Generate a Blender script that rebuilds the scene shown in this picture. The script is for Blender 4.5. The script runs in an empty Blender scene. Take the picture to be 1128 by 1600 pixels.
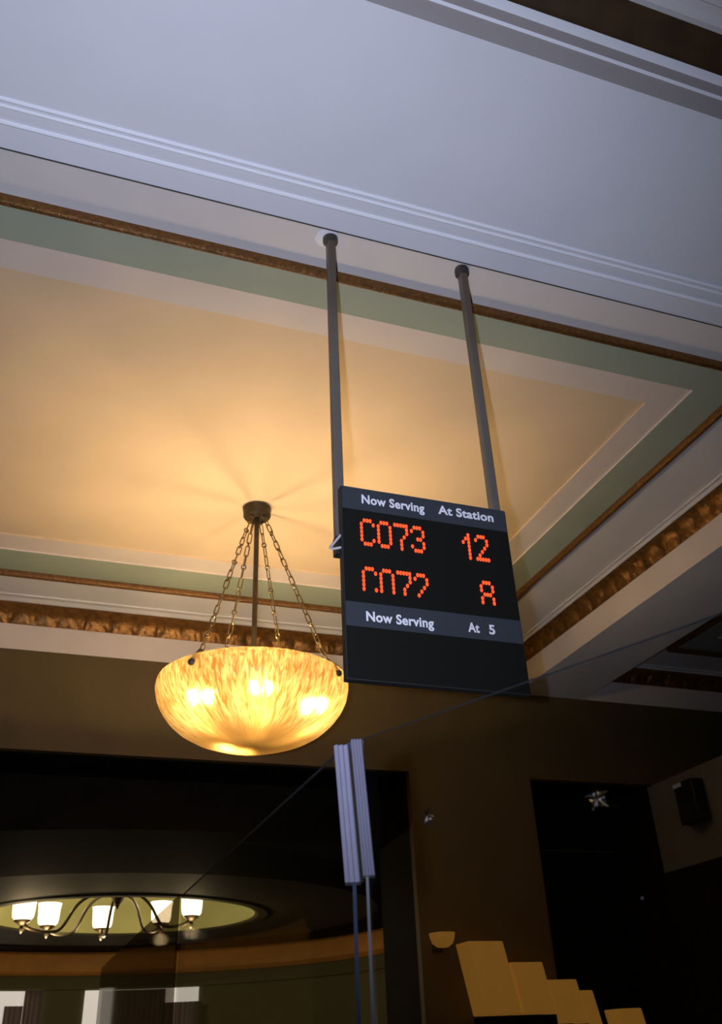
import bpy, bmesh, math, random
from mathutils import Vector, Matrix
random.seed(4)
SC = bpy.context.scene
COL = SC.collection
EYE = 1.6                      # camera height; 'h' below is height above the eye
def Z(h): return EYE + h

# ------------------------------------------------------------------ camera
cam_d = bpy.data.cameras.new('camera')
cam = bpy.data.objects.new('camera', cam_d); COL.objects.link(cam)
RT = Vector((0.94218531, -0.33276329, -0.03943901))
DN = Vector((0.14110696, 0.50074752, -0.85401449))
FW = Vector((0.30393366, 0.79907479, 0.51875217))
M = Matrix(((RT.x, -DN.x, -FW.x, 0), (RT.y, -DN.y, -FW.y, 0), (RT.z, -DN.z, -FW.z, EYE), (0, 0, 0, 1)))
cam.matrix_world = M
cam_d.sensor_fit = 'VERTICAL'; cam_d.sensor_height = 36.0; cam_d.sensor_width = 24.0
cam_d.lens = 1398.3 / 1600 * 36.0
cam_d.clip_start = 0.02; cam_d.clip_end = 100
cam_d.dof.use_dof = True; cam_d.dof.focus_distance = 2.1; cam_d.dof.aperture_fstop = 9.0
SC.camera = cam

# ------------------------------------------------------------------ world, exposure, flash
w = bpy.data.worlds.new('world'); SC.world = w; w.use_nodes = True
w.node_tree.nodes['Background'].inputs['Color'].default_value = (0.02, 0.018, 0.012, 1)
w.node_tree.nodes['Background'].inputs['Strength'].default_value = 0.3
vs = SC.view_settings
vs.view_transform = 'Standard'; vs.look = 'None'; vs.exposure = 0.0; vs.gamma = 1.0; vs.use_curve_mapping = False

def light(name, kind, loc, energy, color, size=0.03):
    d = bpy.data.lights.new(name, kind); d.energy = energy; d.color = color
    d.shadow_soft_size = size
    o = bpy.data.objects.new(name, d); COL.objects.link(o); o.location = loc
    return o
FLASH_W, LAMP_W, CHAND_W = 165.0, 125.0, 5.5
fl = light('camera_flash', 'SPOT', Vector((0, 0, EYE)) - RT * 0.075 - DN * 0.02, FLASH_W, (0.80, 0.88, 1.18), 0.012)
fl.data.spot_size = math.radians(92); fl.data.spot_blend = 1.0
fl.rotation_euler = (FW + RT * -0.14 - DN * 0.17).to_track_quat('-Z', 'Y').to_euler()

# ------------------------------------------------------------------ materials
def mat(name, color, rough=0.6, metal=0.0, var=0.0, scale=8.0, bump=0.0, bscale=60.0, emit=None, estr=0.0, spec=0.4, dist=0.01):
    m = bpy.data.materials.new(name); m.use_nodes = True
    nt = m.node_tree; b = nt.nodes['Principled BSDF']
    b.inputs['Roughness'].default_value = rough; b.inputs['Metallic'].default_value = metal
    b.inputs['Specular IOR Level'].default_value = spec
    b.inputs['Base Color'].default_value = (*color, 1)
    tc = nt.nodes.new('ShaderNodeTexCoord')
    if var:
        n = nt.nodes.new('ShaderNodeTexNoise'); n.inputs['Scale'].default_value = scale; n.inputs['Detail'].default_value = 6
        r = nt.nodes.new('ShaderNodeValToRGB')
        r.color_ramp.elements[0].position = 0.3; r.color_ramp.elements[1].position = 0.7
        r.color_ramp.elements[0].color = (*[c * (1 - var) for c in color], 1)
        r.color_ramp.elements[1].color = (*[min(1, c * (1 + var)) for c in color], 1)
        nt.links.new(tc.outputs['Object'], n.inputs['Vector'])
        nt.links.new(n.outputs['Fac'], r.inputs['Fac']); nt.links.new(r.outputs['Color'], b.inputs['Base Color'])
    if bump:
        n2 = nt.nodes.new('ShaderNodeTexNoise'); n2.inputs['Scale'].default_value = bscale; n2.inputs['Detail'].default_value = 4
        bp = nt.nodes.new('ShaderNodeBump'); bp.inputs['Strength'].default_value = bump; bp.inputs['Distance'].default_value = dist
        nt.links.new(tc.outputs['Object'], n2.inputs['Vector'])
        nt.links.new(n2.outputs['Fac'], bp.inputs['Height']); nt.links.new(bp.outputs['Normal'], b.inputs['Normal'])
    if emit:
        b.inputs['Emission Color'].default_value = (*emit, 1); b.inputs['Emission Strength'].default_value = estr
    return m

WHITE = mat('white_plaster', (0.74, 0.73, 0.73), 0.75, var=0.02, scale=5, bump=0.05, bscale=150, spec=0.2)
BEAD = mat('white_gloss_moulding', (0.86, 0.86, 0.87), 0.45, spec=0.4)
CREAM = mat('cream_plaster', (0.70, 0.60, 0.51), 0.75, var=0.02, scale=5, spec=0.2)
TAN = mat('tan_plaster', (0.71, 0.54, 0.345), 0.75, var=0.03, scale=4, bump=0.05, bscale=120, spec=0.2)
GREEN = mat('sage_green_plaster', (0.36, 0.40, 0.30), 0.75, var=0.03, scale=5, spec=0.2)
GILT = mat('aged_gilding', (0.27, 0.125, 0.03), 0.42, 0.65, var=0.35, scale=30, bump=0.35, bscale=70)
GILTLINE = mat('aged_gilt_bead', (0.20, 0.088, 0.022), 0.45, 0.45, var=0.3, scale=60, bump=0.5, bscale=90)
WARMW = mat('warm_white_plaster', (0.78, 0.67, 0.57), 0.75, var=0.02, scale=5, bump=0.05, bscale=150, spec=0.2)
BANDW = mat('off_white_plaster', (0.73, 0.69, 0.65), 0.75, var=0.02, scale=5, bump=0.05, bscale=150, spec=0.2)
TAUPE = mat('taupe_plaster', (0.58, 0.53, 0.50), 0.75, var=0.02, scale=5, spec=0.2)
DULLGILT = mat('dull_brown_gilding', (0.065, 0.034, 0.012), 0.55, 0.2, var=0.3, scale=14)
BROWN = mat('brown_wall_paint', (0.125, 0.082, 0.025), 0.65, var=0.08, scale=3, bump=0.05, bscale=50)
WOODSHADE = mat('dark_wood_and_shade', (0.015, 0.011, 0.006), 0.8, var=0.2, scale=6, spec=0.06)  # dark wood; also painted shade on the rotunda ring and connector gap
GREYWALL = mat('grey_green_wall_paint', (0.17, 0.165, 0.13), 0.7, var=0.04, scale=4)
FLOORM = mat('dark_stone_floor', (0.09, 0.075, 0.06), 0.35, var=0.2, scale=3)
LINE = mat('dark_painted_line', (0.05, 0.04, 0.035), 0.7)
STEEL = mat('grey_painted_steel', (0.21, 0.18, 0.145), 0.45, 0.3, var=0.05, scale=20)
STEELDK = mat('dark_steel', (0.10, 0.095, 0.085), 0.45, 0.5)
BRONZE = mat('dark_bronze', (0.075, 0.055, 0.032), 0.42, 0.7, var=0.2, scale=40)
CHAINM = mat('aged_brass_chain', (0.20, 0.135, 0.06), 0.38, 0.8, var=0.2, scale=60)
BLACK = mat('black_sign_face', (0.011, 0.0105, 0.008), 0.5, spec=0.25)
CASE = mat('charcoal_sign_case', (0.024, 0.024, 0.022), 0.5)
STRIP = mat('slate_blue_sign_strip', (0.046, 0.053, 0.062), 0.55, var=0.04, scale=30)
LETTER = mat('white_vinyl_lettering', (0.98, 0.97, 1.0), 0.5)
LED = mat('red_orange_led', (0.4, 0.03, 0.01), 0.4, emit=(1.0, 0.085, 0.022), estr=1.35)
WIRE = mat('pale_wire', (0.62, 0.58, 0.6), 0.4)
PLASTIC = mat('milky_white_plastic', (0.15, 0.145, 0.185), 0.3, var=0.05, scale=40, spec=0.6)
SPEAKER = mat('black_speaker_shell', (0.012, 0.012, 0.012), 0.5)
BADGE = mat('silver_badge', (0.7, 0.72, 0.75), 0.4)
BULB = mat('lit_bulb', (1, 0.9, 0.7), 0.4, emit=(1.0, 0.82, 0.50), estr=9.0)
CUPSH = mat('lit_frosted_glass_shade', (0.9, 0.85, 0.7), 0.4, emit=(1.0, 0.84, 0.58), estr=3.2)
AMBERGLOW = mat('amber_reflection_glow', (0.3, 0.15, 0.03), 0.4, var=0.15, scale=5, emit=(0.50, 0.22, 0.034), estr=0.29)  # glow of the added amber reflection shapes
PANE = mat('daylit_window_pane', (0.5, 0.5, 0.5), 0.3, emit=(0.80, 0.72, 0.64), estr=0.62)
def curtain_mat():
    m = bpy.data.materials.new('grey_brown_curtain'); m.use_nodes = True; nt = m.node_tree; nt.nodes.clear()
    out = nt.nodes.new('ShaderNodeOutputMaterial'); d = nt.nodes.new('ShaderNodeBsdfDiffuse'); t = nt.nodes.new('ShaderNodeBsdfTranslucent')
    d.inputs['Color'].default_value = (0.16, 0.13, 0.11, 1); t.inputs['Color'].default_value = (0.5, 0.42, 0.38, 1)
    mx = nt.nodes.new('ShaderNodeMixShader'); mx.inputs[0].default_value = 0.6
    nt.links.new(d.outputs[0], mx.inputs[1]); nt.links.new(t.outputs[0], mx.inputs[2]); nt.links.new(mx.outputs[0], out.inputs['Surface'])
    return m
CURTAIN = curtain_mat()
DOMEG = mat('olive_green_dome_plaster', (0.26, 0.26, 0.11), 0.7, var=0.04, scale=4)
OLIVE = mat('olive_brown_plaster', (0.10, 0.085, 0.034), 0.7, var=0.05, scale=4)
ORANGE = mat('burnt_orange_gilt_frieze', (0.60, 0.27, 0.05), 0.6, var=0.12, scale=6)

def acrylic(name, tint, gloss=0.05):
    m = bpy.data.materials.new(name); m.use_nodes = True; nt = m.node_tree; nt.nodes.clear()
    out = nt.nodes.new('ShaderNodeOutputMaterial'); t = nt.nodes.new('ShaderNodeBsdfTransparent'); t.inputs['Color'].default_value = (*tint, 1)
    g = nt.nodes.new('ShaderNodeBsdfGlossy'); g.inputs['Roughness'].default_value = 0.03
    mx = nt.nodes.new('ShaderNodeMixShader'); lw = nt.nodes.new('ShaderNodeLayerWeight'); lw.inputs['Blend'].default_value = 0.5; pw = nt.nodes.new('ShaderNodeMath'); pw.operation = 'POWER'; pw.inputs[1].default_value = 5.0; fr = nt.nodes.new('ShaderNodeMath'); fr.operation = 'MULTIPLY_ADD'; fr.inputs[1].default_value = 0.35; fr.inputs[2].default_value = 0.02
    nt.links.new(lw.outputs['Facing'], pw.inputs[0]); nt.links.new(pw.outputs[0], fr.inputs[0]); nt.links.new(fr.outputs[0], mx.inputs['Fac']); nt.links.new(t.outputs[0], mx.inputs[1]); nt.links.new(g.outputs[0], mx.inputs[2])
    nt.links.new(mx.outputs[0], out.inputs['Surface'])
    return m
ACR = acrylic('clear_acrylic', (0.92, 0.93, 0.93))
DARKREFL = acrylic('dark_reflection_acrylic', (0.52, 0.50, 0.46))  # tint darkened to stand for a dark reflection
EDGE = mat('acrylic_cut_edge', (0.16, 0.16, 0.165), 0.25, spec=0.6)
EDGEB = mat('blue_tinted_acrylic_edge', (0.022, 0.030, 0.048), 0.25, spec=0.6)

EDGET = mat('acrylic_top_edge', (0.032, 0.034, 0.036), 0.25, spec=0.6)
def crystal_mat():
    m = bpy.data.materials.new('clear_crystal'); m.use_nodes = True; b = m.node_tree.nodes['Principled BSDF']
    b.inputs['Base Color'].default_value = (0.9, 0.93, 0.96, 1); b.inputs['Roughness'].default_value = 0.02
    b.inputs['Transmission Weight'].default_value = 1.0; b.inputs['IOR'].default_value = 1.55
    return m
CRYSTAL = crystal_mat()

def bowl_mat():
    m = bpy.data.materials.new('ribbed_amber_glass'); m.use_nodes = True; nt = m.node_tree; nt.nodes.clear()
    N = nt.nodes.new; L = nt.links.new
    out = N('ShaderNodeOutputMaterial'); uv = N('ShaderNodeUVMap'); uv.uv_map = 'UVMap'
    mp = N('ShaderNodeMapping'); mp.inputs['Scale'].default_value = (170, 8.0, 1)
    L(uv.outputs['UV'], mp.inputs['Vector'])
    n = N('ShaderNodeTexNoise'); n.inputs['Scale'].default_value = 1.0; n.inputs['Detail'].default_value = 3.0; n.inputs['Distortion'].default_value = 0.9
    L(mp.outputs['Vector'], n.inputs['Vector'])
    # the ribs stop short of the plain disc at the bottom
    sep = N('ShaderNodeSeparateXYZ'); L(uv.outputs['UV'], sep.inputs['Vector'])
    mr = N('ShaderNodeMapRange'); mr.inputs['From Min'].default_value = 0.62; mr.inputs['From Max'].default_value = 0.78
    mr.inputs['To Min'].default_value = 1.0; mr.inputs['To Max'].default_value = 0.12
    L(sep.outputs['Y'], mr.inputs['Value'])
    rp = N('ShaderNodeValToRGB'); rp.color_ramp.elements[0].position = 0.38; rp.color_ramp.elements[1].position = 0.62
    rp.color_ramp.elements[0].color = (0.60, 0.31, 0.075, 1); rp.color_ramp.elements[1].color = (1.0, 0.80, 0.40, 1)
    L(n.outputs['Fac'], rp.inputs['Fac'])
    flat = N('ShaderNodeMixRGB'); flat.inputs[1].default_value = (0.80, 0.50, 0.15, 1)
    L(mr.outputs['Result'], flat.inputs[0]); L(rp.outputs['Color'], flat.inputs[2])
    bp = N('ShaderNodeBump'); bp.inputs['Distance'].default_value = 0.006
    L(n.outputs['Fac'], bp.inputs['Height']); L(mr.outputs['Result'], bp.inputs['Strength'])
    dk = N('ShaderNodeMixRGB'); dk.blend_type = 'MULTIPLY'; dk.inputs[0].default_value = 1.0; dk.inputs[2].default_value = (0.19, 0.19, 0.19, 1)
    L(flat.outputs['Color'], dk.inputs[1])
    tr = N('ShaderNodeBsdfTranslucent'); L(dk.outputs['Color'], tr.inputs['Color']); L(bp.outputs['Normal'], tr.inputs['Normal'])
    rf = N('ShaderNodeBsdfRefraction'); rf.inputs['IOR'].default_value = 1.30; rf.inputs['Roughness'].default_value = 0.55; L(bp.outputs['Normal'], rf.inputs['Normal'])
    dk2 = N('ShaderNodeMixRGB'); dk2.blend_type = 'MULTIPLY'; dk2.inputs[0].default_value = 1.0; dk2.inputs[2].default_value = (0.20, 0.20, 0.20, 1)
    L(flat.outputs['Color'], dk2.inputs[1]); L(dk2.outputs['Color'], rf.inputs['Color'])
    gl = N('ShaderNodeBsdfGlossy'); gl.inputs['Roughness'].default_value = 0.2; L(bp.outputs['Normal'], gl.inputs['Normal'])
    m1 = N('ShaderNodeAddShader'); L(tr.outputs[0], m1.inputs[0]); L(rf.outputs[0], m1.inputs[1])
    m3 = N('ShaderNodeMixShader'); m3.inputs[0].default_value = 0.05; L(m1.outputs[0], m3.inputs[1]); L(gl.outputs[0], m3.inputs[2])
    L(m3.outputs[0], out.inputs['Surface'])
    return m
BOWL = bowl_mat()
BOWLIN = acrylic('clear_inner_glass', (0.93, 0.88, 0.78))

# ------------------------------------------------------------------ mesh helpers
def obj(name, bm, m, parent=None, smooth=False, loc=None):
    me = bpy.data.meshes.new(name)
    bmesh.ops.recalc_face_normals(bm, faces=bm.faces)
    bm.to_mesh(me); bm.free()
    for mm in (m if isinstance(m, (list, tuple)) else [m]): me.materials.append(mm)
    if smooth:
        for p in me.polygons: p.use_smooth = True
        me.set_sharp_from_angle(angle=math.radians(38))
    o = bpy.data.objects.new(name, me); COL.objects.link(o)
    if parent: o.parent = parent
    if loc: o.location = loc
    return o
def thing(name, label, cat, loc=(0, 0, 0), group=None):
    o = bpy.data.objects.new(name, None); COL.objects.link(o); o.location = loc; o.empty_display_size = 0.05
    return tag(o, label, cat, group)
def tag(o, label, cat, group=None):
    o['label'] = label; o['category'] = cat
    if group: o['group'] = group
    return o
def struct(name, bm, m, smooth=False):
    o = obj(name, bm, m, smooth=smooth); o['kind'] = 'structure'; return o
def box(bm, x0, x1, y0, y1, z0, z1, bevel=0.0):
    vs_ = [bm.verts.new((x, y, z)) for x in (x0, x1) for y in (y0, y1) for z in (z0, z1)]
    fs = [(0, 1, 3, 2), (4, 6, 7, 5), (0, 4, 5, 1), (2, 3, 7, 6), (0, 2, 6, 4), (1, 5, 7, 3)]
    faces = [bm.faces.new([vs_[i] for i in f]) for f in fs]
    if bevel:
        es = list({e for f in faces for e in f.edges})
        bmesh.ops.bevel(bm, geom=es, offset=bevel, segments=2, profile=0.5, affect='EDGES')
    return bm
def frame_of(d):
    d = d.normalized(); a = Vector((0, 0, 1)) if abs(d.z) < 0.9 else Vector((1, 0, 0))
    u = d.cross(a).normalized(); return u, d.cross(u).normalized()
def tube(bm, pts, r, seg=10, closed=False, caps=True):
    pts = [Vector(p) for p in pts]; n = len(pts); rings = []
    u = None
    for i, p in enumerate(pts):
        a = pts[(i - 1) % n] if (closed or i > 0) else p
        b = pts[(i + 1) % n] if (closed or i < n - 1) else p
        d = (b - a).normalized()
        if u is None: u, v = frame_of(d)
        else:
            u = (u - d * u.dot(d)).normalized()
        v = d.cross(u)
        rr = r[i] if isinstance(r, (list, tuple)) else r
        rings.append([bm.verts.new(p + u * (rr * math.cos(2 * math.pi * k / seg)) + v * (rr * math.sin(2 * math.pi * k / seg))) for k in range(seg)])
    for i in range(n if closed else n - 1):
        A, B = rings[i], rings[(i + 1) % n]
        for k in range(seg): bm.faces.new([A[k], A[(k + 1) % seg], B[(k + 1) % seg], B[k]])
    if caps and not closed:
        bm.faces.new(rings[0]); bm.faces.new(list(reversed(rings[-1])))
    return bm
def lathe(bm, prof, cx=0, cy=0, seg=48, closed=True, a0=0, a1=2 * math.pi):
    full = abs(a1 - a0 - 2 * math.pi) < 1e-6
    ns = seg if full else seg + 1
    cols = []
    for k in range(ns):
        a = a0 + (a1 - a0) * k / seg
        cols.append([bm.verts.new((cx + r * math.cos(a), cy + r * math.sin(a), z)) for r, z in prof])
    for k in range(seg):
        A, B = cols[k], cols[(k + 1) % ns]
        for j in range(len(prof) - 1): bm.faces.new([A[j], A[j + 1], B[j + 1], B[j]])
    bmesh.ops.remove_doubles(bm, verts=bm.verts, dist=1e-5)
    return bm
def BM(): return bmesh.new()

# ------------------------------------------------------------------ coffered ceiling
# contour = (x_left, x_right, y_near, y_far, h)
def ring(bm, c0, c1):
    def corners(c): return [Vector((c[0], c[2], Z(c[4]))), Vector((c[1], c[2], Z(c[4]))), Vector((c[1], c[3], Z(c[4]))), Vector((c[0], c[3], Z(c[4])))]
    A = [bm.verts.new(p) for p in corners(c0)]; B = [bm.verts.new(p) for p in corners(c1)]
    for i in range(4):
        j = (i + 1) % 4; bm.faces.new([A[i], A[j], B[j], B[i]])
def strips(bm, contours):
    for a, b in zip(contours[:-1], contours[1:]): ring(bm, a, b)
    bmesh.ops.remove_doubles(bm, verts=bm.verts, dist=1e-6); return bm
def lerp(c0, c1, t): return tuple(a + (b - a) * t for a, b in zip(c0, c1))
def shrink(c, d, h): return (c[0] + d, c[1] - d, c[2] + d, c[3] - d, h)
TN = [0]
def trim(bm, m, smooth=False):
    TN[0] += 1
    return struct('trim_%d' % TN[0], bm, m, smooth)
H_S, H_F, H_C = 1.95, 2.095, 2.20

def leaf_cove(c0, c1, sides):
    """gilded cove with acanthus-like leaves: c0 lower outer contour, c1 upper inner contour"""
    bm = BM(); plain = not sides
    def corner(c, i): return [Vector((c[0], c[2], 0)), Vector((c[1], c[2], 0)), Vector((c[1], c[3], 0)), Vector((c[0], c[3], 0))][i]
    mid = ((c0[0] + c0[1]) / 2, (c0[2] + c0[3]) / 2)
    NV = 10
    for s in range(4):
        a0, b0 = corner(c0, s), corner(c0, (s + 1) % 4); a1, b1 = corner(c1, s), corner(c1, (s + 1) % 4)
        L = (b0 - a0).length; nu = int(L / 0.011) if s in sides else 4
        inward = Vector((mid[0], mid[1], 0)) - (a0 + b0) / 2
        inward = Vector((inward.x, 0, 0)) if s in (1, 3) else Vector((0, inward.y, 0)); inward.normalize()
        rows = []
        for i in range(nu + 1):
            t = i / nu; lo = a0.lerp(b0, t); hi = a1.lerp(b1, t); row = []
            for j in range(NV + 1):
                v = j / NV; q = v * math.pi / 2
                p = lo.lerp(hi, 1 - math.cos(q)); z = Z(c0[4]) + (c1[4] - c0[4]) * math.sin(q)
                if s in sides and 0 < i < nu and 0 < j < NV:
                    u = t * L / 0.135; f = u - math.floor(u); k = int(math.floor(u))
                    ph = 0.5 + 0.16 * math.sin(v * 3 + k)                    # curling midrib
                    e = abs(f - ph) * 2
                    leaf = max(0, 1 - (e * (0.75 + 0.9 * v)) ** 2)
                    lob = 0.5 + 0.5 * math.cos((v * 3.2 + e * 2.4) * math.pi * 2 * 0.9)
                    d = 0.020 * leaf * (0.45 + 0.55 * lob) * (1 - 0.7 * v) - 0.005 * (e > 0.93)
                    p = p + inward * d * 0.8; z -= d * 0.6 * v
                row.append(bm.verts.new((p.x, p.y, z)))
            rows.append(row)
        for i in range(nu):
            for j in range(NV): bm.faces.new([rows[i][j], rows[i + 1][j], rows[i + 1][j + 1], rows[i][j + 1]])
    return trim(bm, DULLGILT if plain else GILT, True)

def bead_loop(c, r, m, down=0.0, seg=8, deep=1.0):
    """half-round bead running round the coffer, centred on contour c"""
    ks = [math.pi * k / seg for k in range(seg + 1)]
    cs = [shrink(c, -r * math.cos(a), c[4] - r * deep * math.sin(a) - down) for a in ks]
    return trim(strips(BM(), cs), m, True)

def coffer(c_edge, c_gilt, c_mould, c_bead, c_green, c_cream, sides=(1, 2), gilt_inset=None, fascia_lines=False):
    e0 = (*c_edge, H_S); e1 = (*c_edge, H_F + (0.055 if fascia_lines else 0))
    trim(strips(BM(), [e0, e1]), TAUPE if fascia_lines else WARMW)                 # fascia
    if fascia_lines:
        for hh, r in ((2.045, 0.006), (2.115, 0.008), (2.141, 0.009)):
            trim(strips(BM(), [shrink(e0, 0.0, hh - r), shrink(e0, r, hh), shrink(e0, 0.0, hh + r)]), BEAD)
    g = (*c_gilt, H_C - 0.02)
    leaf_cove(e1, g, sides)
    mo = (*c_mould, H_C - 0.02); mo2 = lerp(g, mo, 0.30); mo3 = lerp(g, mo, 0.62)
    b_in = (*c_bead, H_C - 0.012)
    trim(strips(BM(), [g, (*mo2[:4], H_C - 0.028), (*mo3[:4], H_C - 0.018), (*mo[:4], H_C - 0.020), (*mo[:4], H_C - 0.012), b_in]), BANDW)   # white band with its moulding
    bead_loop(b_in, 0.0145, GILTLINE, deep=2.2)
    gr = (*c_green, H_C - 0.010)
    trim(strips(BM(), [b_in, (*c_bead, H_C - 0.010), gr]), GREEN)
    gr2 = (*c_green, H_C - 0.001); cr = (*c_cream, H_C - 0.001)
    trim(strips(BM(), [gr, gr2, cr]), CREAM)
    cr2 = (*c_cream, H_C + 0.008)
    bm = strips(BM(), [cr, cr2])
    vv = [bm.verts.new(p) for p in ((cr2[0], cr2[2], Z(cr2[4])), (cr2[1], cr2[2], Z(cr2[4])), (cr2[1], cr2[3], Z(cr2[4])), (cr2[0], cr2[3], Z(cr2[4])))]
    bm.faces.new(vv); bmesh.ops.remove_doubles(bm, verts=bm.verts, dist=1e-6)
    struct('ceiling', bm, TAN)

def std(x0, x1, y0, y1, lines=False, sides=(1, 2)):
    def c(d): return (x0 + d, x1 - d, y0 + d, y1 - d)
    coffer(c(0), c(0.085), c(0.14), c(0.43), c(0.64), c(0.78), sides, fascia_lines=lines)

# the lamp's coffer, measured
XC = 0.785 * 2
def mc(xr, yn, yf): return (XC - xr, xr, yn, yf)
EDGE_C = mc(2.853, 1.612, 4.857)
coffer(EDGE_C, mc(2.792, 1.690, 4.755), mc(2.745, 1.735, 4.665), mc(2.425, 1.980, 4.405), mc(2.240, 2.146, 4.180), mc(2.112, 2.279, 4.045), sides=(1, 2))
XL, XR = EDGE_C[0], EDGE_C[1]
YB0, YB1 = 0.990, 1.612            # near beam
XB0, XB1 = 2.853, 3.352            # right beam
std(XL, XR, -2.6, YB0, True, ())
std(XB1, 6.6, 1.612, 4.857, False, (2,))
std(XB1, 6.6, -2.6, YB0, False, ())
# beam soffits (solid beams)
def beam(x0, x1, y0, y1): struct('ceiling', box(BM(), x0, x1, y0, y1, Z(H_S), Z(H_S) + 0.0), WHITE)
def slab(x0, x1, y0, y1):
    bm = BM(); bm.faces.new([bm.verts.new(p) for p in ((x0, y0, Z(H_S)), (x0, y1, Z(H_S)), (x1, y1, Z(H_S)), (x1, y0, Z(H_S)))])
    struct('ceiling', bm, WHITE)
slab(-4.0, 6.6, YB0, YB1)
slab(XB0, XB1, YB1, 4.857); slab(XB0, XB1, -2.6, YB0)
slab(-4.0, XL, YB1, 4.857); slab(-4.0, XL, -2.6, YB0)
# reeded mouldings on the near beam and the thin dark line at its edge
for yy, r in ((1.471, 0.0055), (1.490, 0.0045), (1.535, 0.0065)):
    bm = BM(); prof = [(yy - r, 0), (yy - r * 0.7, -r * 0.7), (yy, -r), (yy + r * 0.7, -r * 0.7), (yy + r, 0)]
    A = [bm.verts.new((-4.0, y, Z(H_S) + z)) for y, z in prof]; B = [bm.verts.new((6.6, y, Z(H_S) + z)) for y, z in prof]
    for i in range(4): bm.faces.new([A[i], A[i + 1], B[i + 1], B[i]])
    trim(bm, BEAD, True)
trim(tube(BM(), [(-4.0, YB1, Z(H_S)), (6.6, YB1, Z(H_S))], 0.0022, 6), LINE)

# ------------------------------------------------------------------ walls
YW, YD = 4.857, 5.33
bm = BM(); box(bm, -4, 7, -3, 13, -0.1, 0); struct('floor', bm, FLOORM)
struct('wall_front', box(BM(), -4.1, 6.7, YW, YW + 0.05, Z(1.412), Z(2.25)), BROWN) .location.y = 0.004
struct('wall_front', box(BM(), 2.075, 2.875, YW, YW + 0.05, 0, Z(1.412)), BROWN).location.y = 0.004          # pier between the openings
struct('wall_front', box(BM(), 3.72, 6.7, YW, YD, 0, Z(1.412)), WOODSHADE).location.y = 0.004
struct('wall_core', box(BM(), -4.1, 6.7, YW + 0.055, YD, Z(1.414), Z(2.25)), WOODSHADE)
struct('wall_core', box(BM(), 2.08, 2.87, YW + 0.055, YD, 0, Z(1.414)), WOODSHADE)
struct('wall_left', box(BM(), -4.15, -4.0, -2.7, 13, 0, Z(2.25)), BROWN)
struct('wall_right', box(BM(), 6.6, 6.75, -2.7, YW, 0, Z(2.25)), WOODSHADE)
struct('wall_back', box(BM(), -4.15, 6.75, -2.75, -2.6, 0, Z(2.25)), BROWN)
# low side partition on the right: grey band above a dark wainscot
struct('wall_side', box(BM(), 3.72, 3.86, 2.4, YW, Z(0.875), Z(1.395)), GREYWALL)
struct('wall_side', box(BM(), 3.71, 3.86, 2.4, YW, 0, Z(0.875)), WOODSHADE)
# room behind the left opening: rotunda with a shallow dome
RX, RY, RR, HD = 0.90, 8.58, 2.72, 1.10
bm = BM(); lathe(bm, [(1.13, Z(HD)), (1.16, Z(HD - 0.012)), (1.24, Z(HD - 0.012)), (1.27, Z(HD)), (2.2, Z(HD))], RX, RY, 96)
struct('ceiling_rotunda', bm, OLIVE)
struct('ceiling_rotunda', lathe(BM(), [(2.2, Z(HD)), (2.2, Z(HD - 0.015)), (3.5, Z(HD - 0.015))], RX, RY, 96), WOODSHADE)  # outer ring coloured dark in place of shade
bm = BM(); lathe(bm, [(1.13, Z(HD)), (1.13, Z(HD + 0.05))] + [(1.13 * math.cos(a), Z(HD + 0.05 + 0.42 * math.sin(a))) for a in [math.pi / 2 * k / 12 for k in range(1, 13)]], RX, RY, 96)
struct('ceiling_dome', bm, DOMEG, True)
A0, A1 = math.radians(-25), math.radians(205)
bm = BM(); lathe(bm, [(RR, Z(0.86)), (RR - 0.05, Z(0.90)), (RR - 0.06, Z(0.98)), (RR - 0.05, Z(1.06)), (RR, Z(HD))], RX, RY, 90, a0=A0, a1=A1)
trim(bm, ORANGE, True)
bm = BM(); lathe(bm, [(RR, 0), (RR, Z(0.72)), (RR - 0.02, Z(0.73)), (RR - 0.02, Z(0.85)), (RR, Z(0.86))], RX, RY, 90, a0=A0, a1=A1)
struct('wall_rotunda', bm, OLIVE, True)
struct('wall_rotunda', box(BM(), -4.0, 7, 5.34, 5.40, Z(HD + 0.005), Z(1.7)), WOODSHADE)
struct('wall_far', box(BM(), -4.1, 7, 12.9, 13, 0, Z(2.0)), WOODSHADE)
struct('wall_hall', box(BM(), 2.09, 4.6, 5.34, 5.45, 0, Z(1.09)), WOODSHADE)

# windows on the rotunda wall with curtains
def arc_panel(x0, x1, h0, h1, inset, n=8, wave=0.0, thick=0.02):
    """panel following the curved wall between two x positions"""
    bm = BM(); F, B = [], []
    for i in range(n + 1):
        x = x0 + (x1 - x0) * i / n
        rr = RR - inset - wave * (0.5 + 0.5 * math.sin(i * 1.9))
        for L, r in ((F, rr), (B, rr + thick)):
            y = RY + math.sqrt(r * r - (x - RX) ** 2)
            L.append((bm.verts.new((x, y, Z(h0))), bm.verts.new((x, y, Z(h1)))))
    for i in range(n):
        for L in (F, B): bm.faces.new([L[i][0], L[i + 1][0], L[i + 1][1], L[i][1]])
        bm.faces.new([F[i][0], F[i + 1][0], B[i + 1][0], B[i][0]]); bm.faces.new([F[i][1], F[i + 1][1], B[i + 1][1], B[i][1]])
    for i in (0, n): bm.faces.new([F[i][0], F[i][1], B[i][1], B[i][0]])
    return bm
for i, (x0, x1) in enumerate(((-0.45, 0.42), (0.86, 2.04))):
    wf = struct('window_%d' % (i + 1), arc_panel(x0, x1, -0.6, 0.715, 0.03), PANE)
cl = 'tall grey curtain hanging beside the rotunda windows'
tag(obj('curtain', arc_panel(0.06, 0.242, -0.7, 0.575, 0.08, 12, 0.03), CURTAIN, smooth=True), 'grey curtain half drawn across the left far window', 'curtain', 'curtains in the far room')
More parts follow.
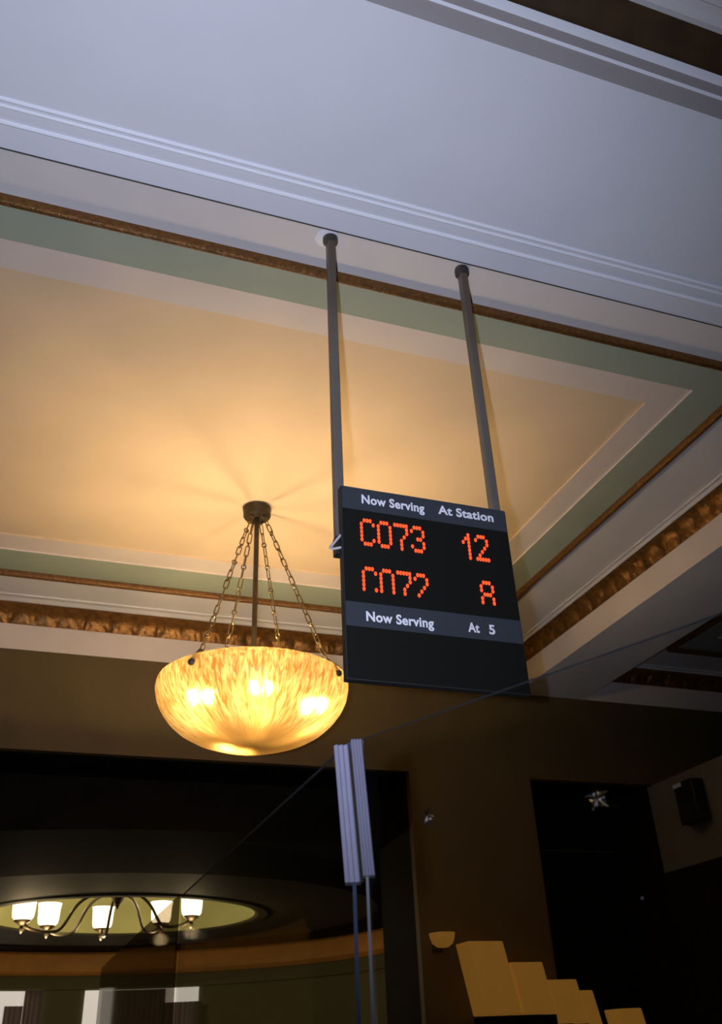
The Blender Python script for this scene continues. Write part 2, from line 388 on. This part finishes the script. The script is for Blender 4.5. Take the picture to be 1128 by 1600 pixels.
tag(obj('curtain', arc_panel(0.245, 0.43, -0.7, 0.72, 0.08, 12, 0.03), CURTAIN, smooth=True), 'grey curtain covering the right edge of the left far window', 'curtain', 'curtains in the far room')
tag(obj('curtain', arc_panel(1.035, 1.69, -0.7, 0.705, 0.08, 40, 0.03), CURTAIN, smooth=True), 'wide grey curtain right of the narrow bright window strip', 'curtain', 'curtains in the far room')
tag(obj('curtain', arc_panel(1.66, 2.05, -0.7, 0.57, 0.13, 24, 0.03), CURTAIN, smooth=True), 'rightmost grey curtain below the small pale window square', 'curtain', 'curtains in the far room')

# ------------------------------------------------------------------ pendant bowl lamp
LX, LY = 0.813, 3.50
lamp = thing('pendant_lamp', 'amber ribbed glass bowl pendant lamp hung from four brass chains', 'lamp', (LX, LY, Z(H_C + 0.008)))
def HB(h): return 1.074 + (h - 1.0) * 0.875 if h < 1.5 else h
def L_(h): return HB(h) - H_C - 0.008          # height relative to the lamp's origin (on the ceiling)
obj('canopy', lathe(BM(), [(0, L_(2.207)), (0.061, L_(2.207)), (0.0665, L_(2.202)), (0.0665, L_(2.195)), (0.064, L_(2.191)), (0.064, L_(2.163)), (0.060, L_(2.156)), (0.03, L_(2.153)), (0, L_(2.153))], seg=40), BRONZE, lamp, True)
obj('rod', lathe(BM(), [(0, L_(2.165)), (0.0115, L_(2.165)), (0.0115, L_(1.42)), (0.018, L_(1.40)), (0.018, L_(1.36)), (0.0115, L_(1.34)), (0.0115, L_(1.18)), (0, L_(1.18))], seg=20), BRONZE, lamp, True)
# glass bowl, 8 mm thick
RS = 0.978
po = [(r_ * RS, h_) for r_, h_ in [(0.390, 1.318), (0.402, 1.312), (0.4065, 1.295), (0.406, 1.265), (0.397, 1.22), (0.378, 1.175), (0.348, 1.13), (0.306, 1.088), (0.252, 1.053), (0.19, 1.028), (0.125, 1.012), (0.06, 1.003), (0.0, 1.0)]]
pi_ = [(max(0, r - 0.010 * (1 if r > 0.2 else r / 0.2)), h + 0.009 * (1 - (0.9 if r > 0.39 else 0))) for r, h in reversed(po[2:])]
def dense(p, k=3):
    out = []
    for a, b in zip(p[:-1], p[1:]):
        for i in range(k): out.append((a[0] + (b[0] - a[0]) * i / k, a[1] + (b[1] - a[1]) * i / k))
    return out + [p[-1]]
def bowl_mesh():
    bm = BM(); uvl = bm.loops.layers.uv.new('UVMap'); SEG = 128
    prof = dense(po) ; n1 = len(prof); inner = pi_ + [po[0]]
    allp = prof + inner[1:] if abs(inner[0][0]) < 1e-6 and False else prof
    def surf(P, flip):
        cols = []
        for k in range(SEG + 1):
            a = 2 * math.pi * k / SEG
            wob = 1 + 0.0035 * math.sin(k * 2.7) * 1
            cols.append([bm.verts.new((r * (wob if 0.05 < r else 1) * math.cos(a), r * (wob if 0.05 < r else 1) * math.sin(a), L_(h))) for r, h in P])
        for k in range(SEG):
            for j in range(len(P) - 1):
                f = bm.faces.new([cols[k][j], cols[k][j + 1], cols[k + 1][j + 1], cols[k + 1][j]]); f.material_index = 1 if flip else 0
                for lp, (kk, jj) in zip(f.loops, ((k, j), (k, j + 1), (k + 1, j + 1), (k + 1, j))):
                    v = jj / (len(P) - 1); lp[uvl].uv = (kk / SEG, 1 - v if flip else v)
    surf(prof, False); surf(dense(inner), True)
    bmesh.ops.remove_doubles(bm, verts=bm.verts, dist=2e-5)
    return bm
bowl = obj('glass_bowl', bowl_mesh(), [BOWL, BOWLIN], lamp, True)
# lamp holder inside: a dish, four sockets and bulbs
holder = obj('lamp_holder', lathe(BM(), [(0, L_(1.20)), (0.03, L_(1.20)), (0.05, L_(1.165)), (0.165, L_(1.135)), (0.168, L_(1.128)), (0.0, L_(1.128))], seg=32), BRONZE, lamp, True)
BA = [math.radians(a) for a in (264, 328, 206, 92)]
for a in BA:
    x, y = 0.235 * math.cos(a), 0.235 * math.sin(a)
    obj('socket', tube(BM(), [(x * 0.5, y * 0.5, L_(1.15)), (x * 0.75, y * 0.75, L_(1.165)), (x, y, L_(1.175))], 0.014, 12), BRONZE, lamp, True)
    bm = BM(); lathe(bm, [(0, L_(1.16)), (0.012, L_(1.162)), (0.016, L_(1.18)), (0.028, L_(1.21)), (0.030, L_(1.228)), (0.024, L_(1.248)), (0.01, L_(1.257)), (0, L_(1.258))], x * 1.02, y * 1.02, 20)
    bo = obj('bulb', bm, BULB, lamp, True)
    bl = light('bulb_light', 'POINT', (x * 1.02, y * 1.02, L_(1.215)), LAMP_W, (1.0, 0.72, 0.40), 0.032); bl.parent = lamp
# chains
def link_mesh(L, Wd, r):
    bm = BM(); pts = []
    n = 7; hw = Wd / 2; hl = L / 2 - hw
    for k in range(n + 1): a = math.pi * k / n; pts.append((hw * math.cos(a), 0, hl + hw * math.sin(a)))
    for k in range(n + 1): a = math.pi + math.pi * k / n; pts.append((hw * math.cos(a), 0, -hl + hw * math.sin(a)))
    return tube(bm, pts, r, 6, closed=True)
LINK = None; RINGL = None
knob_a = (221, 315, 50, 105)
for ang in knob_a:
    a = math.radians(ang); ca, sa = math.cos(a), math.sin(a)
    top = Vector((0.038 * ca, 0.038 * sa, L_(2.152))); bot = Vector((0.349 * ca, 0.349 * sa, L_(1.335)))
    d = bot - top; Ln = d.length; dn = d.normalized()
    # eye ring under the canopy = the chain's own mesh, its links are sub-parts
    bm = BM(); tube(bm, [top + Vector((0.009 * math.cos(t), 0, 0.009 * math.sin(t) - 0.004)) for t in [2 * math.pi * k / 12 for k in range(12)]], 0.0024, 6, closed=True)
    ch = obj('chain', bm, CHAINM, lamp, True)
    s = 0.012; i = 0
    while s < Ln - 0.012:
        long = (i % 3 != 2); l = 0.052 if long else 0.022; wdt = 0.0175 if long else 0.019
        if long:
            if LINK is None: LINK = obj('chain_link', link_mesh(0.052, 0.018, 0.0027), CHAINM, ch, True); lk = LINK
            else: lk = LINK.copy(); COL.objects.link(lk); lk.parent = ch
        else:
            if RINGL is None: RINGL = obj('chain_ring', link_mesh(0.022, 0.0195, 0.003), CHAINM, ch, True); lk = RINGL
            else: lk = RINGL.copy(); COL.objects.link(lk); lk.parent = ch
        q = dn.to_track_quat('Z', 'X').to_matrix().to_4x4() @ Matrix.Rotation(math.radians(90 * (i % 2) + 25 + 18 * math.sin(i + ang)), 4, 'Z')
        lk.matrix_local = Matrix.Translation(top + dn * (s + l / 2 - 0.003)) @ q
        s += l - 0.0065; i += 1
    # bracket gripping the rim and knob outside
    bm = BM(); rr = 0.384
    t = Vector((-sa, ca, 0)); out = Vector((ca, sa, 0))
    pts = [out * 0.349 + Vector((0, 0, L_(1.345))), out * 0.359 + Vector((0, 0, L_(1.325))), out * 0.3675 + Vector((0, 0, L_(1.29))), out * 0.3725 + Vector((0, 0, L_(1.255)))]
    tube(bm, pts, [0.011, 0.015, 0.015, 0.011], 8)
    obj('bracket', bm, BRONZE, lamp, True)
    bm = BM(); tube(bm, [out * 0.382 + Vector((0, 0, L_(1.272))), out * 0.398 + Vector((0, 0, L_(1.272))), out * 0.406 + Vector((0, 0, L_(1.272))), out * 0.412 + Vector((0, 0, L_(1.272)))], [0.007, 0.0135, 0.0145, 0.008], 14)
    obj('knob', bm, STEELDK, lamp, True)

# ------------------------------------------------------------------ now-serving sign
SX0, SX1, SY, SH0, SH1 = 0.632, 1.100, 1.800, 0.722, 1.240
SD = 0.024
sign = thing('queue_display_sign', 'black hanging queue display with red digits on two ceiling poles', 'sign', (SX0, SY, Z(SH0)))
def S_(x, y, h): return (x - SX0, y - SY, h - SH0)
def sbox(x0, x1, y0, y1, h0, h1, bev=0.0):
    a = S_(x0, y0, h0); b = S_(x1, y1, h1); return box(BM(), a[0], b[0], a[1], b[1], a[2], b[2], bev)
obj('case', sbox(SX0, SX1, SY, SY + SD, SH0, SH1, 0.0025), CASE, sign)
pf = SY - 0.0015
hd = obj('header_strip', sbox(SX0 + 0.003, SX1 - 0.003, pf, SY + 0.002, 1.1735, 1.2385), STRIP, sign); hd['label'] = 'slate blue header strip with white lettering'
dp = obj('display_panel', sbox(SX0 + 0.003, SX1 - 0.003, pf + 0.0005, SY + 0.002, 0.9165, 1.1730), BLACK, sign)
ms = obj('lower_strip', sbox(SX0 + 0.003, SX1 - 0.003, pf, SY + 0.002, 0.8535, 0.9160), STRIP, sign); ms['label'] = 'slate blue lower strip with white lettering'
obj('blank_panel', sbox(SX0 + 0.003, SX1 - 0.003, pf + 0.0005, SY + 0.002, SH0 + 0.003, 0.8530), BLACK, sign)

def lettering(text, x0, x1, hbase, cap, parent, bold=0.010):
    cu = bpy.data.curves.new('lettering', 'FONT'); cu.body = text; cu.size = 1.0; cu.offset = bold; cu.extrude = 0.02; cu.bevel_depth = 0.020; cu.bevel_resolution = 1; cu.space_character = 1.05
    tmp = bpy.data.objects.new('lettering', cu); COL.objects.link(tmp)
    bpy.context.view_layer.update()
    me = bpy.data.meshes.new_from_object(tmp.evaluated_get(bpy.context.evaluated_depsgraph_get()))
    bpy.data.objects.remove(tmp); bpy.data.curves.remove(cu)
    xs = [v.co.x for v in me.vertices]; capv = [v.co.y for v in me.vertices]
    mx, Mx = min(xs), max(xs)
    capy = CAPY[0]
    for v in me.vertices:
        x = x0 + (v.co.x - mx) / (Mx - mx) * (x1 - x0); h = hbase + v.co.y / capy * cap; y = pf - 0.0006 - v.co.z * 0.01
        v.co = S_(x, y, h)
    me.materials.append(LETTER); me.name = 'lettering'
    o = bpy.data.objects.new('lettering', me); COL.objects.link(o); o.parent = parent; return o
def cap_height():
    cu = bpy.data.curves.new('cap', 'FONT'); cu.body = 'N'; cu.size = 1.0; cu.offset = 0.010; cu.bevel_depth = 0.020; cu.bevel_resolution = 1
    tmp = bpy.data.objects.new('cap', cu); COL.objects.link(tmp); bpy.context.view_layer.update()
    me = bpy.data.meshes.new_from_object(tmp.evaluated_get(bpy.context.evaluated_depsgraph_get()))
    h = max(v.co.y for v in me.vertices); bpy.data.objects.remove(tmp); bpy.data.curves.remove(cu); bpy.data.meshes.remove(me); return h
CAPY = [cap_height()]
lettering('Now Serving', 0.687, 0.860, 1.1950, 0.0255, hd)
lettering('At Station', 0.899, 1.060, 1.1985, 0.0255, hd)
lettering('Now Serving', 0.685, 0.858, 0.8700, 0.0245, ms)
lettering('At', 0.949, 0.980, 0.8710, 0.0245, ms)
lettering('5', 1.006, 1.0225, 0.8710, 0.0245, ms)

GL = {'C': '.###. #...# #.... #.... #.... #...# .###.', '0': '.###. #...# #...# #...# #...# #...# .###.',
      '7': '##### ....# ....# ...#. ..#.. ..#.. ..#..', '3': '.###. #...# ....# ..##. ....# #...# .###.',
      '1': '..#.. .##.. #.#.. ..#.. ..#.. ..#.. ..#..', '2': '.###. #...# ....# ...#. ..#.. .#... #####', '8': '.###. #...# #...# .###. #...# #...# .###.'}
GL['c'] = '.###. #...# #.... #.... #.... #.... .....'; GL['.'] = '..... ..... ..... ..... ..... ....# .....'
def digit(ch, x0, htop, rows=7, px=0.0079, ph=0.01115):
    bm = BM(); g = GL[ch].split()
    for r in range(rows):
        for c in range(5):
            if g[r][c] != '#': continue
            cx, _, cz = S_(x0 + c * px, 0, htop - r * ph); y = pf - SY
            ring_ = [(cx + 0.0040 * math.cos(t), cz + 0.0059 * math.sin(t)) for t in [2 * math.pi * k / 14 for k in range(14)]]
            A = [bm.verts.new((x, y + 0.0003, z)) for x, z in ring_]; B = [bm.verts.new((cx + (x - cx) * 0.8, y - 0.0018, cz + (z - cz) * 0.8)) for x, z in ring_]
            for k in range(14): bm.faces.new([A[k], A[(k + 1) % 14], B[(k + 1) % 14], B[k]])
            bm.faces.new(B)
    o = obj('led_digit', bm, LED, dp); return o
for i, ch in enumerate('C073'): digit(ch, 0.6835 + i * 0.0450, 1.1445)
for i, ch in enumerate('c072'): digit(ch, 0.6830 + i * 0.0450, 1.0085, rows=6)      # bottom row of dots is dark
digit('.', 0.6830, 1.0085)
digit('1', 0.9625, 1.1455); digit('2', 0.9990, 1.1455); digit('8', 0.9990, 1.0115, rows=6)

for i, px_ in enumerate((0.6385, 1.0905)):
    top = 2.186; y = SY + SD + 0.0135
    bm = BM(); a = S_(px_ - 0.0125, y - 0.0125, 1.085); b = S_(px_ + 0.0125, y + 0.0125, top - 0.004); box(bm, a[0], b[0], a[1], b[1], a[2], b[2], 0.0035)
    p = obj('pole', bm, STEEL, sign)
    c = S_(px_, y, 0)
    bm = BM(); lathe(bm, [(0, S_(0, 0, 2.190)[2]), (0.0225, S_(0, 0, 2.190)[2]), (0.0235, S_(0, 0, 2.187)[2]), (0.0235, S_(0, 0, 2.166)[2]), (0.021, S_(0, 0, 2.162)[2]), (0.0, S_(0, 0, 2.162)[2])], c[0], c[1], 28)
    obj('flange', bm, STEELDK, p, True)
    if i == 0:
        bm = BM(); lathe(bm, [(0, S_(0, 0, 2.1895)[2]), (0.037, S_(0, 0, 2.1895)[2]), (0.037, S_(0, 0, 2.184)[2]), (0.03, S_(0, 0, 2.181)[2]), (0, S_(0, 0, 2.181)[2])], c[0] - 0.010, c[1] + 0.004, 32)
        e = obj('escutcheon', bm, BEAD, p, True); e['label'] = 'pale round ceiling plate'
    bm = BM(); a = S_(px_ - 0.014, SY + SD - 0.001, 1.055); b = S_(px_ + 0.014, y + 0.014, 1.105); box(bm, a[0], b[0], a[1], b[1], a[2], b[2], 0.002)
    obj('bracket', bm, CASE, sign)
tri = [(0.6325, 1.100), (0.6060, 1.063), (0.6045, 1.0585), (0.610, 1.0575), (0.633, 1.0655)]
hk = obj('wire_hook', tube(BM(), [S_(x, SY + 0.012, h) for x, h in tri], 0.0032, 8), WIRE, sign, True); hk['label'] = 'pale bent wire hook'

# ------------------------------------------------------------------ acrylic screens and corner connector (near the camera)
CT = Vector((0.3355, 0.960, 0)); HT = 0.312
vd = Vector((CT.x, CT.y, 0)).normalized(); sd = Vector((vd.y, -vd.x, 0))
uR = Vector((0.213, -0.465, 0)).normalized()
def sheet(p0, p1, thick, z0, z1):
    d = (p1 - p0).normalized(); n = Vector((-d.y, d.x, 0)) * thick / 2; bm = BM()
    q = [p0 - n, p0 + n, p1 + n, p1 - n]
    lo = [bm.verts.new((v.x, v.y, z0)) for v in q]; hi = [bm.verts.new((v.x, v.y, z1)) for v in q]
    faces = [bm.faces.new(f) for f in ((lo[0], lo[1], hi[1], hi[0]), (lo[1], lo[2], hi[2], hi[1]), (lo[2], lo[3], hi[3], hi[2]), (lo[3], lo[0], hi[0], hi[3]), lo, hi)]
    return bm, faces
def screen(name, p0, p1, m, label, edge, thick=0.0042, endslot=(0,)):
    bm, f = sheet(p0, p1, thick, 0.0, Z(HT))
    for i in endslot: f[i].material_index = 1
    f[5].material_index = 2 if edge is not DARKREFL else 0
    return tag(obj(name, bm, [m, edge or m, EDGET]), label, 'screen', 'clear acrylic screens')
R0 = CT + sd * 0.0165 + vd * 0.005; L0 = CT + Vector((0.0068, 0.012, 0))
screen('acrylic_screen', R0, R0 + uR * 0.84, ACR, 'clear acrylic screen right of the corner connector', EDGE)
screen('acrylic_screen', L0, Vector((0.3423, 2.09, 0)), ACR, 'clear acrylic screen running back from the left side of the connector', EDGEB)
screen('acrylic_screen', Vector((0.3363, 2.10, 0)), Vector((0.3363, 3.75, 0)), DARKREFL, 'added dark-tinted acrylic sheet standing for a dark reflection before the far chandelier room', DARKREFL)  # added sheet; its dark tint imitates a reflection in the acrylic
con = thing('corner_connector', 'ribbed milky plastic corner connector clipped over two clear screens', 'connector', (CT.x, CT.y, Z(0.157)))
def extrude_prof(poly, z0, z1, lean=(0, 0)):
    bm = BM(); n = len(poly)
    lo = [bm.verts.new((x, y, z0)) for x, y in poly]; hi = [bm.verts.new((x + lean[0], y + lean[1], z1)) for x, y in poly]
    for i in range(n): bm.faces.new([lo[i], lo[(i + 1) % n], hi[(i + 1) % n], hi[i]])
    bm.faces.new(lo); bm.faces.new(hi); return bm
# camera-facing axes at the connector
# (vd away from the camera, sd to the right)       # sd points right in the picture
def P2(s, t): v = sd * s + vd * t; return (v.x, v.y)
def channel(s0, s1, depth, ribs):
    front = []; n = ribs * 2
    for i in range(n + 1):
        s = s0 + (s1 - s0) * (i + (0.45 if i % 2 else 0)) / n; front.append((s, -0.003 - (0.0042 if i % 2 else 0.0)))
    return [P2(s, t) for s, t in front] + [P2(s1, depth), P2(s0, depth)]
LEAN = (-sd.x * 0.0085, -sd.y * 0.0085)
HC0, HC1 = 0.0, 0.149
obj('channel', extrude_prof(channel(-0.0072, 0.0094, 0.016, 3), HC0, HC1 - 0.002, LEAN), PLASTIC, con)
obj('channel', extrude_prof(channel(0.0122, 0.0250, 0.012, 4), HC0 + 0.006, HC1 + 0.004, LEAN), PLASTIC, con)
web = obj('web', extrude_prof([P2(0.0090, 0.010), P2(0.0126, 0.010), P2(0.0126, 0.012), P2(0.0090, 0.012)], HC0 + 0.002, HC1 - 0.004, LEAN), WOODSHADE, con)  # dark colour stands for the shadow gap between the channels

# crystal stars stuck to the right-hand screen
def star_mesh(R, r, t):
    bm = BM(); pts = []
    for k in range(10):
        a = math.pi / 2 + math.pi * k / 5; q = R if k % 2 == 0 else r; pts.append((q * math.cos(a), 0, q * math.sin(a)))
    ringv = [bm.verts.new(p) for p in pts]; f = bm.verts.new((0, -t, 0)); b = bm.verts.new((0, t, 0))
    for k in range(10):
        bm.faces.new([ringv[k], ringv[(k + 1) % 10], f]); bm.faces.new([ringv[(k + 1) % 10], ringv[k], b])
    return bm
nrm = Vector((uR.y, -uR.x, 0))
if nrm.dot(Vector((0.4, 0.7, 0))) > 0: nrm = -nrm
def on_screen(x, y, h, off): p = Vector((x, y, Z(h))) + nrm * off; return p
st = obj('star_ornament', star_mesh(0.0122, 0.0058, 0.0032), CRYSTAL, loc=on_screen(0.4709, 0.6792, 0.1826, 0.008))
st.rotation_euler = (0, math.radians(-8), math.atan2(-0.45, 0.66) * 0 + math.radians(-38))
tag(st, 'clear five-pointed crystal star seen face on against the dark opening', 'ornament', 'crystal stars on the screen')
st2 = st.copy(); COL.objects.link(st2); st2.location = on_screen(0.3897, 0.8566, 0.2037, 0.008); st2.rotation_euler = (math.radians(6), math.radians(10), math.radians(38))
tag(st2, 'clear crystal star turned nearly edge on, right of the connector', 'ornament', 'crystal stars on the screen')
bd = obj('crystal_bead', star_mesh(0.0013, 0.0009, 0.0009), BADGE, loc=on_screen(0.4805, 0.6583, 0.0994, 0.0045))
tag(bd, 'tiny glinting crystal bead on the right screen, below the star', 'bead')

# ------------------------------------------------------------------ chandelier in the far room
CX, CY, CH = 0.80, 8.10, 1.10
chd = thing('chandelier', 'dark bronze chandelier with five lit cup shades in the far domed room', 'chandelier', (CX, CY, Z(HD + 0.47)))
def C_(h): return h - HD - 0.47
obj('stem', lathe(BM(), [(0, C_(1.60)), (0.05, C_(1.60)), (0.05, C_(1.55)), (0.014, C_(1.52)), (0.014, C_(1.28)), (0.045, C_(1.25)), (0.06, C_(1.21)), (0.05, C_(1.17)), (0.02, C_(1.13)), (0.012, C_(1.11)), (0, C_(1.09))], seg=20), BRONZE, chd, True)
cup_proto = None
for tx, ty, th in ((0.085, 8.20, 1.110), (0.295, 8.66, 1.125), (0.765, 8.93, 1.135), (1.245, 8.70, 1.150), (1.425, 8.20, 1.145)):
    dx, dy = tx - CX, ty - CY; R_ = math.hypot(dx, dy); ux, uy = dx / R_, dy / R_
    hb = th - 0.085
    prof = [(0.05, 1.19), (0.16, 1.215), (0.30, 1.20), (0.44, 1.13), (0.58, hb - 0.060), (0.70, hb - 0.085), (0.82, hb - 0.078), (0.93, hb - 0.055), (1.0, hb - 0.012)]
    pts = [(ux * R_ * s, uy * R_ * s, C_(h)) for s, h in prof]
    # smooth
    sm = []
    for i in range(len(pts) - 1):
        p0 = Vector(pts[max(0, i - 1)]); p1 = Vector(pts[i]); p2 = Vector(pts[i + 1]); p3 = Vector(pts[min(len(pts) - 1, i + 2)])
        for k in range(5):
            t = k / 5; sm.append(0.5 * ((2 * p1) + (p2 - p0) * t + (2 * p0 - 5 * p1 + 4 * p2 - p3) * t * t + (3 * p1 - p0 - 3 * p2 + p3) * t ** 3))
    sm.append(Vector(pts[-1]))
    arm = obj('arm', tube(BM(), sm, 0.013, 8), BRONZE, chd, True)
    if cup_proto is None:
        cup = obj('cup', lathe(BM(), [(0, -0.10), (0.012, -0.085), (0.02, -0.06), (0.012, -0.045), (0.03, -0.03), (0.062, -0.012), (0.068, 0.0), (0.0, 0.0)], seg=24), BRONZE, chd, True)
        shd = obj('shade', lathe(BM(), [(0.0, 0.0), (0.062, 0.0), (0.080, 0.02), (0.086, 0.06), (0.088, 0.12), (0.094, 0.165), (0.098, 0.172), (0.094, 0.172), (0.088, 0.165), (0.082, 0.12), (0.080, 0.06), (0.07, 0.02), (0.0, 0.012)], seg=28), CUPSH, chd, True)
        cup_proto = (cup, shd); a, b = cup, shd
    else:
        a = cup_proto[0].copy(); COL.objects.link(a); b = cup_proto[1].copy(); COL.objects.link(b); a.parent = chd; b.parent = chd
    a.location = (dx, dy, C_(hb)); b.location = (dx, dy, C_(hb))
    l = light('shade_light', 'POINT', (dx, dy, C_(hb + 0.19)), CHAND_W, (1.0, 0.80, 0.48), 0.05); l.parent = chd
    l2 = light('shade_glow', 'POINT', (dx, dy, C_(hb - 0.13)), CHAND_W * 1.0, (1.0, 0.74, 0.40), 0.05); l2.parent = chd

# ------------------------------------------------------------------ right side: speaker, glowing stand-ins for amber reflections and glows
sp = thing('wall_speaker', 'small black speaker on the grey side wall', 'speaker', (3.72, 4.40, Z(1.20)))
obj('shell', box(BM(), -0.10, -0.012, -0.085, 0.085, -0.125, 0.115, 0.008), SPEAKER, sp)
obj('wall_plate', box(BM(), -0.014, 0.0, -0.04, 0.04, -0.05, 0.05), STEELDK, sp)
bg = obj('badge', box(BM(), -0.103, -0.099, 0.01, 0.085, 0.085, 0.108), BADGE, sp); bg['label'] = 'silver badge in the upper corner'

COLS = ((2.335, 2.540, 0.490, 'tallest amber reflection built as a glowing column, leftmost of the stepped row'),
        (2.552, 2.740, 0.388, 'second amber reflection in the stepped row, built as a glowing column, next to the tallest'),
        (2.752, 2.925, 0.303, 'third amber reflection in the stepped row, built as a glowing column, counted from the tallest'),
        (2.935, 3.015, 0.250, 'narrow amber reflection built as a glowing column at the right end of the touching row'),
        (3.165, 3.30, 0.160, 'lowest amber reflection built as a glowing column, standing apart at the right'))
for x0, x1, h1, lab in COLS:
    c = thing('amber_reflection', lab, 'lamp', ((x0 + x1) / 2, 4.76, 0), 'amber reflections built before the far wall')
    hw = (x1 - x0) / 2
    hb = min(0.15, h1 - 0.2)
    obj('pedestal', box(BM(), -hw + 0.004, hw - 0.004, -0.085, 0.085, 0, Z(hb) - 0.006, 0.004), WOODSHADE, c)
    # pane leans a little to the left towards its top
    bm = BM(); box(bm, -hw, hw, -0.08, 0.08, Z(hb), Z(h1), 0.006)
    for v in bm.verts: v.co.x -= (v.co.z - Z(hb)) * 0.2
    g = obj('reflection_glow', bm, AMBERGLOW, c)  # added glowing block standing for an amber reflection in the acrylic
sc_ = thing('amber_glow', 'small dim amber glow added on the brown pier', 'lamp', (2.17, YW + 0.004, Z(0.505)))  # made-up glowing shape in place of a blurred amber patch
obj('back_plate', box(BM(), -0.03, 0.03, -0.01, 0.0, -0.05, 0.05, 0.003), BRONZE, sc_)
obj('shade', lathe(BM(), [(0.0, -0.035), (0.03, -0.033), (0.055, -0.015), (0.065, 0.01), (0.07, 0.035), (0.062, 0.035), (0.0, -0.025)], 0, -0.075, 24), AMBERGLOW, sc_, True)
s2 = thing('amber_glow', 'amber glow added low on the grey side wall at the right edge', 'lamp', (3.72, 3.97, Z(0.79)))  # second added glow, no lamp here, only an amber blur
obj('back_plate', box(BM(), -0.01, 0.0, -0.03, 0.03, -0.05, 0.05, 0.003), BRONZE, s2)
obj('shade', lathe(BM(), [(0.0, -0.035), (0.03, -0.033), (0.055, -0.015), (0.065, 0.01), (0.07, 0.035), (0.062, 0.035), (0.0, -0.025)], -0.075, 0, 24), AMBERGLOW, s2, True)
